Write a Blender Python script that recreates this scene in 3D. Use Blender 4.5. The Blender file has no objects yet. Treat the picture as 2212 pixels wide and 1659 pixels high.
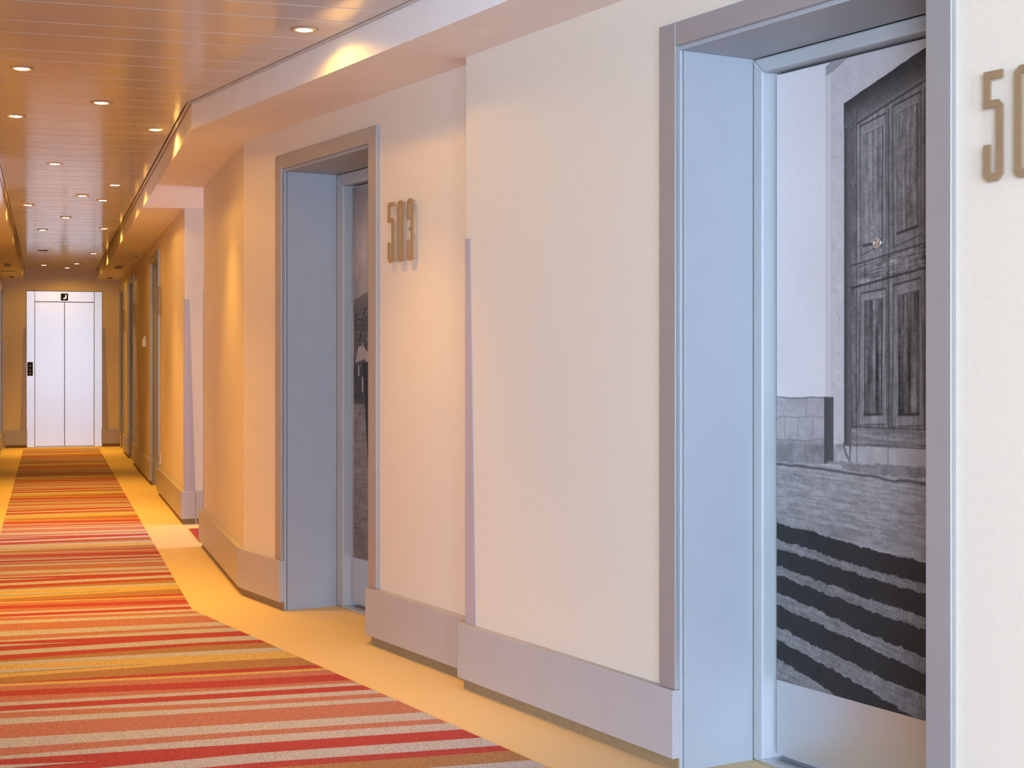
import bpy, bmesh, math, random
import numpy as np
from mathutils import Vector, Matrix

random.seed(7)
sc = bpy.context.scene
COL = sc.collection

# ------------------------------------------------------------------ camera
TA = math.radians(17.151)              # the far corridor runs 17 deg left of the view axis
PHI = math.radians(13.304)             # the near wall turns 13 deg away from it
cam_d = bpy.data.cameras.new('camera')
cam_d.sensor_width = 36.0
cam_d.lens = 3250.0 / 2212.0 * 36.0
cam_d.shift_y = -52.5 / 2212.0
cam_d.clip_start = 0.05
cam = bpy.data.objects.new('camera', cam_d)
cam.location = (0, 0, 1.2)
cam.rotation_euler = (math.radians(90), 0, -TA)
COL.objects.link(cam)
sc.camera = cam

# ------------------------------------------------------------------ world, daylight, exposure
world = bpy.data.worlds.new('sky'); sc.world = world
world.use_nodes = True
wb = world.node_tree.nodes['Background']
wb.inputs[0].default_value = (0.62, 0.76, 1.0, 1)
wb.inputs[1].default_value = 1.0

DAY = (0.485, 0.69, 0.97)
WARM = (1.0, 0.51, 0.06)
LAMP_W = 80.0
SPILL_W = 8.0


def area(name, loc, rot, sx, sy, power, color):
    l = bpy.data.lights.new(name, 'AREA'); l.shape = 'RECTANGLE'
    l.size = sx; l.size_y = sy; l.energy = power; l.color = color
    o = bpy.data.objects.new(name, l); o.location = loc; o.rotation_euler = rot
    COL.objects.link(o); return o


YBACK = -5.5        # window wall behind the viewer
XCROSS = 5.6        # window at the end of the side corridor
area('daylight_added_lobby_window', (-2.35, YBACK + 0.05, 1.30), (math.radians(90), 0, 0), 2.7, 1.9, 1230.0, DAY)  # added main daylight, set aside so the far corridor gets little of it
area('daylight_back_window', (0.80, YBACK + 0.05, 1.30), (math.radians(90), 0, 0), 1.1, 1.9, 340.0, DAY)
area('daylight_side_window', (XCROSS - 0.05, 10.49, 1.25), (math.radians(90), 0, math.radians(90)), 1.2, 2.0, 165.0, (0.60, 0.72, 1.0))

vs = sc.view_settings
sc.display_settings.display_device = 'sRGB'
vs.view_transform = 'Standard'; vs.look = 'None'; vs.exposure = 0.07; vs.gamma = 1.0
vs.use_curve_mapping = False
sc.cycles.use_denoising = True
sc.cycles.max_bounces = 8
sc.cycles.diffuse_bounces = 4
sc.cycles.glossy_bounces = 3
sc.cycles.use_adaptive_sampling = True
sc.cycles.adaptive_threshold = 0.03
sc.cycles.sample_clamp_indirect = 8.0


# ------------------------------------------------------------------ materials
def srgb(r, g, b):
    f = lambda c: c / 12.92 if c <= 0.04045 else ((c + 0.055) / 1.055) ** 2.4
    return (f(r / 255), f(g / 255), f(b / 255), 1)


def mat(name, color, rough=0.6, metal=0.0, noise=0.0, nscale=20.0, bump=0.0, bscale=200.0, emit=None, estr=0.0,
        coat=0.0, stretch=None, spec=0.5, coords='Object'):
    m = bpy.data.materials.new(name); m.use_nodes = True
    nt = m.node_tree; b = nt.nodes['Principled BSDF']
    b.inputs['Base Color'].default_value = color
    b.inputs['Roughness'].default_value = rough
    b.inputs['Metallic'].default_value = metal
    b.inputs['Coat Weight'].default_value = coat
    b.inputs['Specular IOR Level'].default_value = spec
    tc = nt.nodes.new('ShaderNodeTexCoord')
    src = tc.outputs[coords]
    if stretch:
        mp = nt.nodes.new('ShaderNodeMapping'); mp.inputs['Scale'].default_value = stretch
        nt.links.new(src, mp.inputs['Vector']); src = mp.outputs['Vector']
    if noise > 0:
        n = nt.nodes.new('ShaderNodeTexNoise'); n.inputs['Scale'].default_value = nscale; n.inputs['Detail'].default_value = 4
        nt.links.new(src, n.inputs['Vector'])
        mr = nt.nodes.new('ShaderNodeMapRange')
        mr.inputs['From Min'].default_value = 0.3; mr.inputs['From Max'].default_value = 0.7
        mr.inputs['To Min'].default_value = 1 - noise; mr.inputs['To Max'].default_value = 1 + noise
        nt.links.new(n.outputs['Fac'], mr.inputs['Value'])
        mx = nt.nodes.new('ShaderNodeVectorMath'); mx.operation = 'SCALE'
        mx.inputs[0].default_value = color[:3]
        nt.links.new(mr.outputs['Result'], mx.inputs['Scale'])
        nt.links.new(mx.outputs['Vector'], b.inputs['Base Color'])
    if bump > 0:
        n2 = nt.nodes.new('ShaderNodeTexNoise'); n2.inputs['Scale'].default_value = bscale; n2.inputs['Detail'].default_value = 3
        nt.links.new(src, n2.inputs['Vector'])
        bp = nt.nodes.new('ShaderNodeBump'); bp.inputs['Strength'].default_value = bump; bp.inputs['Distance'].default_value = 0.002
        nt.links.new(n2.outputs['Fac'], bp.inputs['Height'])
        nt.links.new(bp.outputs['Normal'], b.inputs['Normal'])
    if emit:
        b.inputs['Emission Color'].default_value = emit
        b.inputs['Emission Strength'].default_value = estr
    return m


def attr_mat(name, rough, grain, gscale, bump=0.0, bscale=300.0, spec=0.3):
    m = bpy.data.materials.new(name); m.use_nodes = True
    nt = m.node_tree; b = nt.nodes['Principled BSDF']
    b.inputs['Roughness'].default_value = rough
    b.inputs['Specular IOR Level'].default_value = spec
    at = nt.nodes.new('ShaderNodeAttribute'); at.attribute_name = 'col'
    tc = nt.nodes.new('ShaderNodeTexCoord')
    n = nt.nodes.new('ShaderNodeTexNoise'); n.inputs['Scale'].default_value = gscale; n.inputs['Detail'].default_value = 2
    nt.links.new(tc.outputs['Object'], n.inputs['Vector'])
    mr = nt.nodes.new('ShaderNodeMapRange')
    mr.inputs['From Min'].default_value = 0.3; mr.inputs['From Max'].default_value = 0.7
    mr.inputs['To Min'].default_value = 1 - grain; mr.inputs['To Max'].default_value = 1 + grain
    nt.links.new(n.outputs['Fac'], mr.inputs['Value'])
    mx = nt.nodes.new('ShaderNodeVectorMath'); mx.operation = 'SCALE'
    nt.links.new(at.outputs['Color'], mx.inputs[0]); nt.links.new(mr.outputs['Result'], mx.inputs['Scale'])
    nt.links.new(mx.outputs['Vector'], b.inputs['Base Color'])
    if bump > 0:
        n2 = nt.nodes.new('ShaderNodeTexNoise'); n2.inputs['Scale'].default_value = bscale
        nt.links.new(tc.outputs['Object'], n2.inputs['Vector'])
        bp = nt.nodes.new('ShaderNodeBump'); bp.inputs['Strength'].default_value = bump; bp.inputs['Distance'].default_value = 0.003
        nt.links.new(n2.outputs['Fac'], bp.inputs['Height']); nt.links.new(bp.outputs['Normal'], b.inputs['Normal'])
    return m


M = {}
M['wall'] = mat('cream_wallpaper', (0.685, 0.590, 0.485, 1), 0.75, noise=0.02, nscale=60, bump=0.05, bscale=260)
M['soffit'] = mat('soffit_paint', (0.82, 0.76, 0.72, 1), 0.7, noise=0.02, nscale=8)
M['slat'] = mat('lacquered_metal_slat', (0.62, 0.55, 0.50, 1), 0.12, noise=0.02, nscale=6, spec=0.7)
M['joint_glint'] = mat('slat_joint_glint', (0.95, 0.92, 0.88, 1), 0.4)  # daylight glint along the slat edges, put into a near-white colour
M['dark'] = mat('dark_gap_and_shade', (0.03, 0.028, 0.026, 1), 0.9)
M['floor'] = mat('beige_carpet', (0.74, 0.565, 0.33, 1), 0.95, noise=0.10, nscale=260, bump=0.35, bscale=420, spec=0.1)
M['board'] = mat('grey_laminate_board', (0.42, 0.385, 0.385, 1), 0.38, noise=0.02, nscale=10)
M['plinth'] = mat('brown_plinth', (0.30, 0.20, 0.10, 1), 0.7, noise=0.15, nscale=90)
M['frame'] = mat('grey_lacquer_frame', (0.38, 0.36, 0.36, 1), 0.36, metal=0.4, noise=0.015, nscale=14)
M['reveal'] = mat('blue_grey_reveal', (0.35, 0.36, 0.385, 1), 0.42, noise=0.02, nscale=9)
M['jamb'] = mat('satin_grey_jamb', (0.40, 0.41, 0.42, 1), 0.32)
M['alu'] = mat('brushed_aluminium', (0.66, 0.65, 0.66, 1), 0.34, metal=0.85, noise=0.03, nscale=30, stretch=(1, 1, 40))
M['leaf'] = mat('grey_door_leaf', (0.42, 0.42, 0.45, 1), 0.45)
M['steel'] = mat('brushed_steel', (0.80, 0.785, 0.775, 1), 0.34, metal=0.95, noise=0.015, nscale=5, stretch=(1, 1, 6))
M['guard'] = mat('lilac_grey_guard', (0.42, 0.36, 0.39, 1), 0.4)
M['bronze'] = mat('bronze_plate', (0.36, 0.245, 0.135, 1), 0.45, metal=0.35, noise=0.04, nscale=60)
M['black'] = mat('black_panel', (0.012, 0.013, 0.015, 1), 0.6, spec=0.15)
M['chrome'] = mat('chrome', (0.75, 0.77, 0.78, 1), 0.18, metal=1.0)
M['white'] = mat('white_plastic', (0.80, 0.78, 0.76, 1), 0.4)
M['vent'] = mat('vent_metal', (0.30, 0.25, 0.20, 1), 0.5)
M['rim'] = mat('lamp_rim', (0.62, 0.50, 0.36, 1), 0.3, metal=0.6)
M['lamp'] = mat('lamp_glow', (1, 0.9, 0.7, 1), 0.5, emit=(1.0, 0.74, 0.34, 1), estr=40.0)
M['glyph'] = mat('display_glyph', (0.9, 0.9, 0.85, 1), 0.5, emit=(1, 0.98, 0.9, 1), estr=0.9)
M['glass'] = bpy.data.materials.new('window_glass'); M['glass'].use_nodes = True
_nt = M['glass'].node_tree; _nt.nodes.clear()
_o = _nt.nodes.new('ShaderNodeOutputMaterial'); _mx = _nt.nodes.new('ShaderNodeMixShader'); _mx.inputs[0].default_value = 0.08
_t = _nt.nodes.new('ShaderNodeBsdfTransparent'); _g = _nt.nodes.new('ShaderNodeBsdfGlossy'); _g.inputs['Roughness'].default_value = 0.02
_nt.links.new(_t.outputs[0], _mx.inputs[1]); _nt.links.new(_g.outputs[0], _mx.inputs[2]); _nt.links.new(_mx.outputs[0], _o.inputs[0])
M['print'] = attr_mat('mural_print', 0.45, 0.06, 350)
M['runner'] = attr_mat('striped_carpet', 0.95, 0.40, 190, 0.35, 420, 0.1)


# ------------------------------------------------------------------ mesh helpers
class MB:
    def __init__(self): self.v = []; self.f = []; self.m = []

    def box(self, x0, x1, y0, y1, z0, z1, mi=0):
        n = len(self.v)
        self.v += [(x, y, z) for z in (z0, z1) for y in (y0, y1) for x in (x0, x1)]
        for q in ((0, 2, 3, 1), (4, 5, 7, 6), (0, 1, 5, 4), (2, 6, 7, 3), (0, 4, 6, 2), (1, 3, 7, 5)):
            self.f.append([n + i for i in q]); self.m.append(mi)
        return self

    def prism(self, pts, z0, z1, mi=0):             # polygon in xy, extruded in z
        n = len(self.v); k = len(pts)
        self.v += [(p[0], p[1], z0) for p in pts] + [(p[0], p[1], z1) for p in pts]
        self.f.append([n + i for i in range(k)][::-1]); self.m.append(mi)
        self.f.append([n + k + i for i in range(k)]); self.m.append(mi)
        for i in range(k):
            j = (i + 1) % k
            self.f.append([n + i, n + j, n + k + j, n + k + i]); self.m.append(mi)
        return self

    def wprism(self, pts, y0, y1, mi=0):            # polygon in xz, extruded in y
        n = len(self.v); k = len(pts)
        self.v += [(p[0], y0, p[1]) for p in pts] + [(p[0], y1, p[1]) for p in pts]
        self.f.append([n + i for i in range(k)]); self.m.append(mi)
        self.f.append([n + k + i for i in range(k)][::-1]); self.m.append(mi)
        for i in range(k):
            j = (i + 1) % k
            self.f.append([n + j, n + i, n + k + i, n + k + j]); self.m.append(mi)
        return self

    def lathe(self, prof, seg=32, axis='z', c=(0, 0, 0), mi=0):
        n = len(self.v); k = len(prof)
        for i in range(seg):
            a = 2 * math.pi * i / seg
            for r, h in prof:
                p = (r * math.cos(a), r * math.sin(a), h) if axis == 'z' else (r * math.cos(a), h, r * math.sin(a))
                self.v.append((p[0] + c[0], p[1] + c[1], p[2] + c[2]))
        for i in range(seg):
            j = (i + 1) % seg
            for q in range(k - 1):
                self.f.append([n + i * k + q, n + j * k + q, n + j * k + q + 1, n + i * k + q + 1]); self.m.append(mi)
        return self

    def mesh(self, name, mats):
        me = bpy.data.meshes.new(name)
        me.from_pydata(self.v, [], self.f)
        for m in (mats if isinstance(mats, (list, tuple)) else [mats]): me.materials.append(m)
        me.polygons.foreach_set('material_index', self.m)
        bm = bmesh.new(); bm.from_mesh(me)
        bmesh.ops.recalc_face_normals(bm, faces=bm.faces)
        bm.to_mesh(me); bm.free()
        return me


def link(name, me, parent=None, bevel=0.0, smooth=False):
    o = bpy.data.objects.new(name, me); COL.objects.link(o)
    if parent: o.parent = parent
    if bevel:
        b = o.modifiers.new('bevel', 'BEVEL'); b.width = bevel; b.segments = 3; b.limit_method = 'ANGLE'
        b.harden_normals = False
        for p in me.polygons: p.use_smooth = False
    if smooth:
        for p in me.polygons: p.use_smooth = True
    return o


def build(name, mb, mats, parent=None, bevel=0.0, smooth=False):
    return link(name, mb.mesh(name, mats), parent, bevel, smooth)


def tag(o, label, cat=None, group=None, kind=None):
    o['label'] = label
    if cat: o['category'] = cat
    if group: o['group'] = group
    if kind: o['kind'] = kind
    return o


def empty(name, loc=(0, 0, 0), rz=0.0):
    o = bpy.data.objects.new(name, None); COL.objects.link(o)
    o.location = loc; o.rotation_euler = (0, 0, rz); o.empty_display_size = 0.1
    return o


def copy_tree(o, parent=None):
    c = o.copy(); COL.objects.link(c)
    if parent: c.parent = parent
    for ch in list(o.children): copy_tree(ch, c)
    return c


# ------------------------------------------------------------------ plan of the corridor (metres)
XA = 0.955                 # right wall of the far corridor
XL = -0.588                # left wall
YEND = 21.53               # end wall
D1, D2 = 2.71, 2.64        # turned near walls, distance from the viewer
EB = Vector((-math.sin(PHI), math.cos(PHI))); NB = Vector((math.cos(PHI), math.sin(PHI)))
RZB = -(math.pi / 2 - PHI)
HS, HC = 2.305, 2.43       # soffit and slat heights
YC0, YC1 = 9.80, 11.19     # side corridor


def pB(s, d): return EB * s + NB * d


def frB(s, D): p = pB(s, D); return (p.x, p.y, 0.0), RZB          # wall frame: x right, y into the wall


def frA(y): return (XA, y, 0.0), -math.pi / 2


# ------------------------------------------------------------------ floor
fl = MB(); fl.box(-5.0, 6.2, -7.4, 22.0, -0.10, 0.0)
tag(build('floor', fl, M['floor']), 'beige short-pile carpet along the sides of the corridor', 'floor', kind='structure')

# ------------------------------------------------------------------ ceiling with slats
SE = (2.335 - 0.66 * math.cos(PHI)) / math.sin(PHI)      # y where the soffit edge turns
cb = MB(); cb.box(-5.0, 6.2, -7.4, 22.0, 2.47, 2.75)
ceil_o = tag(build('ceiling', cb, M['dark']), 'slatted ceiling of glossy beige metal strips', 'ceiling', kind='structure')


def edge_x(y, off): # right end of the slats
    if y >= SE: return 0.66 - off
    return (2.335 - off - y * math.sin(PHI)) / math.cos(PHI)


def slat_mesh(y0, y1, xr0, xr1, name):
    mb = MB(); xl = -0.285; J = 0.010
    fr = lambda y: xr0 + (xr1 - xr0) * (y - y0) / (y1 - y0)
    b = 0.002
    mb.prism([(xl, y0 + b), (fr(y0), y0 + b), (fr(y1 - J), y1 - J), (xl, y1 - J)], HC, HC + 0.02, 0)
    mb.prism([(xl, y1 - J), (fr(y1 - J), y1 - J), (fr(y1 + b), y1 + b), (xl, y1 + b)], HC + 0.0035, HC + 0.02, 1)
    return mb.mesh(name, [M['slat'], M['joint_glint']])


shared = {}
y = 5.420 - 0.5325 * 23
k = 0
while y < YEND:
    w = 0.32 if k % 2 == 0 else 0.2125
    y1 = min(y + w, YEND)
    if y >= SE and y1 - y > w - 1e-6:
        if w not in shared: shared[w] = slat_mesh(0, w, 0.632, 0.632, 'slat')
        o = link('slat', shared[w], ceil_o); o.location = (0, y, 0)
    else:
        link('slat', slat_mesh(y, y1, edge_x(y, 0.028), edge_x(y1, 0.028), 'slat'), ceil_o)
    y += w; k += 1
# perimeter trim strip beside the slats
tr = MB()
a = pB(-8.4, 2.335 - 0.021); b_ = pB(-8.4, 2.335 - 0.006)
tr.prism([(0.639, YEND), (0.639, SE + 0.01), (a.x, a.y), (b_.x, b_.y), (0.654, SE), (0.654, YEND)], HC - 0.002, HC + 0.03)
build('edge_trim', tr, M['slat'], ceil_o)
tr = MB(); tr.box(-0.306, -0.289, -7.0, YEND, HC - 0.002, HC + 0.03)
build('edge_trim', tr, M['slat'], ceil_o)

# soffits
q0 = pB(-8.4, 2.335); q1 = pB(-8.4, 3.9)
so = MB(); so.prism([(0.66, 21.9), (0.66, SE), (q0.x, q0.y), (q1.x, q1.y), (6.2, 8.5), (6.2, 21.9)], HS, 2.7)
tag(build('ceiling_soffit', so, M['soffit']), 'lowered plaster soffit above the right wall', 'soffit', kind='structure')
so = MB(); so.box(-5.0, -0.31, -7.3, 21.9, HS, 2.7)
tag(build('ceiling_soffit', so, M['soffit']), 'lowered plaster soffit above the left wall', 'soffit', kind='structure')

# ------------------------------------------------------------------ walls (wall frames: x right, y into the wall)
OW = 0.975; OH = 2.10       # door opening


def wall(name, loc, rz, x0, x1, openings, label, top=2.5, thick=0.45):
    mb = MB(); x = x0
    for ox in openings:
        mb.box(x, ox - 0.02, 0, thick, 0, top)
        mb.box(ox - 0.02, ox + OW + 0.02, 0, thick, OH + 0.02, top)
        mb.box(ox - 0.02, ox + OW + 0.02, 0.38, thick, 0, OH + 0.02)
        x = ox + OW + 0.02
    mb.box(x, x1, 0, thick, 0, top)
    o = build(name, mb, M['wall']); o.location = loc; o.rotation_euler = (0, 0, rz)
    return tag(o, label, 'wall', kind='structure')


SN, S5 = 3.525, 6.755       # far edges of the two near door openings
YD = [13.785 + OW, 17.88 + OW, 20.245 + OW]
yb = (D1 - XA * math.cos(PHI)) / math.sin(PHI); sbend = Vector((XA, yb)).dot(EB)
loc, rz = frA(YEND + 0.3)
wall('wall_right_far', loc, rz, 0, YEND + 0.3 - YC1, sorted([YEND + 0.3 - yy for yy in YD]), 'orange-lit cream right wall beyond the side corridor')
loc, rz = frA(YC0)
wall('wall_right_middle', loc, rz, 0, YC0 - yb, [], 'short cream wall between side corridor and the bend')
loc, rz = frB(sbend, D1)
wall('wall_right_turned', loc, rz, 0, sbend - 4.70, [sbend - S5], 'cream wall holding door 503')
loc, rz = frB(4.82, D2)
wall('wall_right_near', loc, rz, 0, 4.82 + 8.6, [4.82 - SN], 'cream wall panel standing proud at the near door')
w = MB(); w.box(XA + 0.45, 6.2, YC1, YC1 + 0.2, 0, 2.5)
tag(build('wall_side_far', w, M['wall']), 'cream far wall of the side corridor', 'wall', kind='structure')
w = MB(); w.box(XA + 0.45, 6.2, YC0 - 0.2, YC0, 0, 2.5)
tag(build('wall_side_near', w, M['wall']), 'cream near wall of the side corridor', 'wall', kind='structure')
w = MB(); w.box(XCROSS, XCROSS + 0.2, YC0, YC0 + 0.09, 0, 2.5); w.box(XCROSS, XCROSS + 0.2, YC1 - 0.09, YC1, 0, 2.5)
w.box(XCROSS, XCROSS + 0.2, YC0 + 0.09, YC1 - 0.09, 0, 0.22); w.box(XCROSS, XCROSS + 0.2, YC0 + 0.09, YC1 - 0.09, 2.28, 2.5)
tag(build('wall_side_end', w, M['wall']), 'cream window wall closing the side corridor', 'wall', kind='structure')
YLD = 20.40
wall('wall_left', (XL, 0.9, 0), math.pi / 2, 0, YEND - 0.6, [YLD - 0.9], 'cream left wall at the picture edge')
w = MB(); w.box(-5.0, XL - 0.45, 0.9, 1.1, 0, 2.5)  # lobby added out of view to steer daylight onto the near walls
tag(build('wall_added_lobby_far', w, M['wall']), 'cream wall of the added lobby, unseen to the left of the viewer', 'wall', kind='structure')
w = MB(); w.box(-4.9, -4.7, YBACK, 0.9, 0, 2.5)
tag(build('wall_added_lobby_left', w, M['wall']), 'cream side wall of the added lobby, unseen far left of the viewer', 'wall', kind='structure')
EX0, EX1, EH = -0.280, 0.725, 2.142
w = MB(); w.box(XL - 0.4, EX0, YEND, YEND + 0.4, 0, 2.5); w.box(EX1, XA + 0.4, YEND, YEND + 0.4, 0, 2.5)
w.box(EX0, EX1, YEND, YEND + 0.4, EH, 2.5); w.box(EX0, EX1, YEND + 0.2, YEND + 0.4, 0, EH)
tag(build('wall_end', w, M['wall']), 'ochre-lit end wall around the elevator', 'wall', kind='structure')
w = MB(); 
for x0_, x1_ in ((-4.9, -3.75), (-0.95, 0.2), (1.4, 5.4)): w.box(x0_, x1_, YBACK - 0.2, YBACK, 0, 2.5)
for x0_, x1_ in ((-3.75, -0.95), (0.2, 1.4)):
    w.box(x0_, x1_, YBACK - 0.2, YBACK, 0, 0.3); w.box(x0_, x1_, YBACK - 0.2, YBACK, 2.3, 2.5)
tag(build('wall_back', w, M['wall']), 'cream window wall behind the viewer', 'wall', kind='structure')


def window(name, loc, rz, w_, z0, z1, n, label):
    e = empty(name, loc, rz); tag(e, label, 'window', kind='structure')
    f = MB(); t = 0.05
    f.box(0, w_, 0.06, 0.13, z0, z0 + t); f.box(0, w_, 0.06, 0.13, z1 - t, z1)
    for i in range(n + 1):
        x = (w_ - t) * i / n; f.box(x, x + t, 0.061, 0.129, z0 + t, z1 - t)
    build('window_frame', f, M['alu'], e)
    for i in range(n):
        g = MB(); x = (w_ - t) * i / n + t; g.box(x, (w_ - t) * (i + 1) / n, 0.09, 0.096, z0 + t, z1 - t)
        build('pane', g, M['glass'], e)


window('window_1', (-0.95, YBACK, 0), math.pi, 2.8, 0.3, 2.3, 3, 'wide window of the added lobby, unseen behind the viewer')  # added opening for the lobby daylight
window('window_3', (1.4, YBACK, 0), math.pi, 1.2, 0.3, 2.3, 1, 'narrow window straight behind the viewer')
window('window_2', (XCROSS, YC1 - 0.09, 0), -math.pi / 2, YC1 - YC0 - 0.18, 0.22, 2.28, 2, 'tall window at the end of the side corridor')

# ------------------------------------------------------------------ carpet runner
CLR = {'R': (0.40, 0.066, 0.070), 'P': (0.46, 0.45, 0.52), 'O': (0.44, 0.185, 0.16), 'B': (0.37, 0.205, 0.11), 'Y': (0.56, 0.40, 0.17)}
STR = [(6.736, 6.694, 'R'), (6.514, 6.575, 'P'), (6.423, 6.465, 'R'), (6.315, 6.397, 'B'), (6.286, 6.275, 'P'), (6.223, 6.192, 'Y'),
       (5.962, 6.040, 'B'), (5.872, 5.875, 'R'), (5.870, 5.805, 'Y'), (5.822, 5.765, 'O'), (5.744, 5.675, 'R'), (5.655, 5.560, 'O'),
       (5.546, 5.510, 'P'), (5.488, 5.460, 'R'), (5.411, 5.378, 'P'), (5.392, 5.310, 'O'), (5.304, 5.243, 'P'), (5.210, 5.177, 'O'),
       (5.020, 4.985, 'P'), (4.891, 4.880, 'O'), (4.790, 4.815, 'P')]
PER = 1.975
RXL, RXR = -0.31, 0.66


def carpet(name, label, xl, polys, z):
    mb = MB(); cols = []
    for pts, c in polys:
        n = len(mb.v); mb.v += [(p[0], p[1], z) for p in pts]; mb.f.append(list(range(n, n + len(pts)))); mb.m.append(0)
        cols += [CLR[c]] * len(pts)
    me = mb.mesh(name, M['runner'])
    at = me.attributes.new('col', 'FLOAT_COLOR', 'POINT')
    at.data.foreach_set('color', np.array([(c[0], c[1], c[2], 1.0) for c in cols], dtype=np.float32).ravel())
    return tag(link(name, me), label, 'carpet')


def clip(poly, f):          # keep f(p) >= 0
    out = []
    for i in range(len(poly)):
        p, q = poly[i], poly[(i + 1) % len(poly)]; a, b = f(p), f(q)
        if a >= 0: out.append(p)
        if a * b < 0:
            t = a / (a - b); out.append((p[0] + (q[0] - p[0]) * t, p[1] + (q[1] - p[1]) * t))
    return out


def rx(y): # right edge of the runner
    return RXR if y > 7.38 else (2.33 - y * math.sin(PHI)) / math.cos(PHI)


bounds = []
for n in range(-8, 7):
    for (l, r, c) in STR: bounds.append((l - n * PER, r - n * PER, c))
bounds.sort(key=lambda q: -(q[0] + q[1]))
polys = []
fA = lambda p: RXR - p[0]
fB = lambda p: 2.33 - (p[0] * math.cos(PHI) + p[1] * math.sin(PHI))
YBEND = (2.33 - RXR * math.cos(PHI)) / math.sin(PHI)


def runner_clip(poly):
    poly = clip(poly, lambda p: 21.05 - p[1])
    poly = clip(poly, lambda p: p[1] + 5.3)
    poly = clip(poly, lambda p: p[0] - RXL) if poly else poly
    out = []
    up = clip(poly, lambda p: p[1] - YBEND) if poly else []
    up = clip(up, fA) if up else []
    dn = clip(poly, lambda p: YBEND - p[1]) if poly else []
    dn = clip(dn, fB) if dn else []
    return [p for p in (up, dn) if len(p) >= 3]


def ypos(bd, x):
    l, r = bd[0], bd[1]
    return l + (r - l) * (x + 0.3) / 0.9 if x <= 0.6 else r - 0.03 * (x - 0.6)


for i in range(len(bounds) - 1):
    t, b2 = bounds[i], bounds[i + 1]
    X = [RXL, 0.6, 3.6]
    for j in range(2):
        quad = [(X[j], ypos(t, X[j])), (X[j], min(ypos(b2, X[j]), ypos(t, X[j]) - 0.0005)), (X[j + 1], min(ypos(b2, X[j + 1]), ypos(t, X[j + 1]) - 0.0005)), (X[j + 1], ypos(t, X[j + 1]))]
        for p in runner_clip(quad): polys.append((p, t[2]))
run = carpet('carpet_runner', 'long carpet runner with red, terracotta, mauve and yellow cross stripes', RXL, polys, 0.004)
for n in range(-7, 3):
    o_ = -n * PER
    for pts in ([(RXL, 6.683 + o_), (RXL, 6.612 + o_), (0.14, 6.618 + o_)], [(RXL, 6.140 + o_), (RXL, 6.050 + o_), (0.40, 6.072 + o_)]):
        wmb = MB(); wmb.v = [(p[0], p[1], 0.0052) for p in pts]; wmb.f = [[0, 1, 2]]; wmb.m = [0]
        me = wmb.mesh('tapered_streak', M['runner'])
        at = me.attributes.new('col', 'FLOAT_COLOR', 'POINT')
        at.data.foreach_set('color', np.array([CLR['P'] + (1.0,)] * 3, dtype=np.float32).ravel())
        link('tapered_streak', me, run)
pl = []
yy = 10.86; seq = ['R', 'O', 'P', 'R', 'O', 'B', 'R', 'P']
xx = XA; i = 0
while xx < XCROSS - 0.1:
    w_ = [0.35, 0.12, 0.06, 0.10, 0.16, 0.08, 0.12, 0.05][i % 8]
    x2 = min(xx + w_, XCROSS - 0.05); pl.append(([(xx, 10.04), (x2, 10.04), (x2, 10.86), (xx, 10.86)], seq[i % 8])); xx = x2; i += 1
carpet('carpet_runner', 'rosy carpet corner showing in the side corridor opening', XA, pl, 0.004)

# ------------------------------------------------------------------ baseboards
def board(name, loc, rz, x0, x1, label, p0=0.012, p1=0.0, ends=(0, 0)):
    mb = MB(); mb.box(x0, x1, -0.027, -0.0005, 0.041, 0.240)
    o = build(name, mb, M['board'], None, 0.0015); o.location = loc; o.rotation_euler = (0, 0, rz)
    pb = MB(); pb.box(x0 + p0, x1 - p1, -0.006, -0.0005, 0.0, 0.041)
    build('plinth', pb, M['plinth'], o)
    return tag(o, label, 'baseboard', kind='structure')


loc, rz = frB(4.82, D2)
board('baseboard_right', loc, rz, -0.018, 4.82 - SN, 'grey kick board beside the near door, running left from its frame', p1=0.002)
board('baseboard_right', loc, rz, 4.82 - 2.55 + 0.006, 9.0, 'grey kick board right of the near door')
loc, rz = frB(sbend, D1)
board('baseboard_right', loc, rz, 0.003, sbend - S5 + 0.004, 'grey kick board left of door 503 after the bend', p0=0.0, p1=0.004)
board('baseboard_right', loc, rz, sbend - S5 + OW - 0.005, sbend - 4.822, 'grey kick board right of door 503 under the room number', p0=0.018)
loc, rz = frA(YC0)
board('baseboard_right', loc, rz, -0.04, YC0 - yb - 0.002, 'grey kick board from the side corridor to the bend', p1=0.0)
loc, rz = frA(0)
segs = [(YC1, 13.785 - 0.01), (13.785 + OW - 0.004, 17.88 + 0.004), (17.88 + OW - 0.004, 20.245 + 0.004)]
lab = ['grey kick board before the first far door on the right', 'grey kick board between the two far right doors', 'short grey kick board before the last right door']
for (a0, a1), lb in zip(segs, lab):
    board('baseboard_right', loc, rz, -a1, -a0, lb, p0=0.02, p1=0.0)
# side corridor return (faces the viewer)
b1 = board('baseboard_right', (XA, YC1, 0), 0.0, -0.027, 0.075, 'lilac kick board end piece wrapping the side corridor corner', p0=0.02)
b2 = board('baseboard_right', (XA, YC1, 0), 0.0, 0.077, 3.0, 'lilac kick board inside the side corridor')
board('baseboard_end', (0, YEND, 0), 0, XL + 0.027, -0.268, 'grey kick board left of the elevator')
board('baseboard_end', (0, YEND, 0), 0, 0.712, XA - 0.001, 'grey kick board right of the elevator')
board('baseboard_left', (XL, 0, 0), math.pi / 2, 12.0, YLD - 0.005, 'grey kick board along the left wall')

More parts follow.
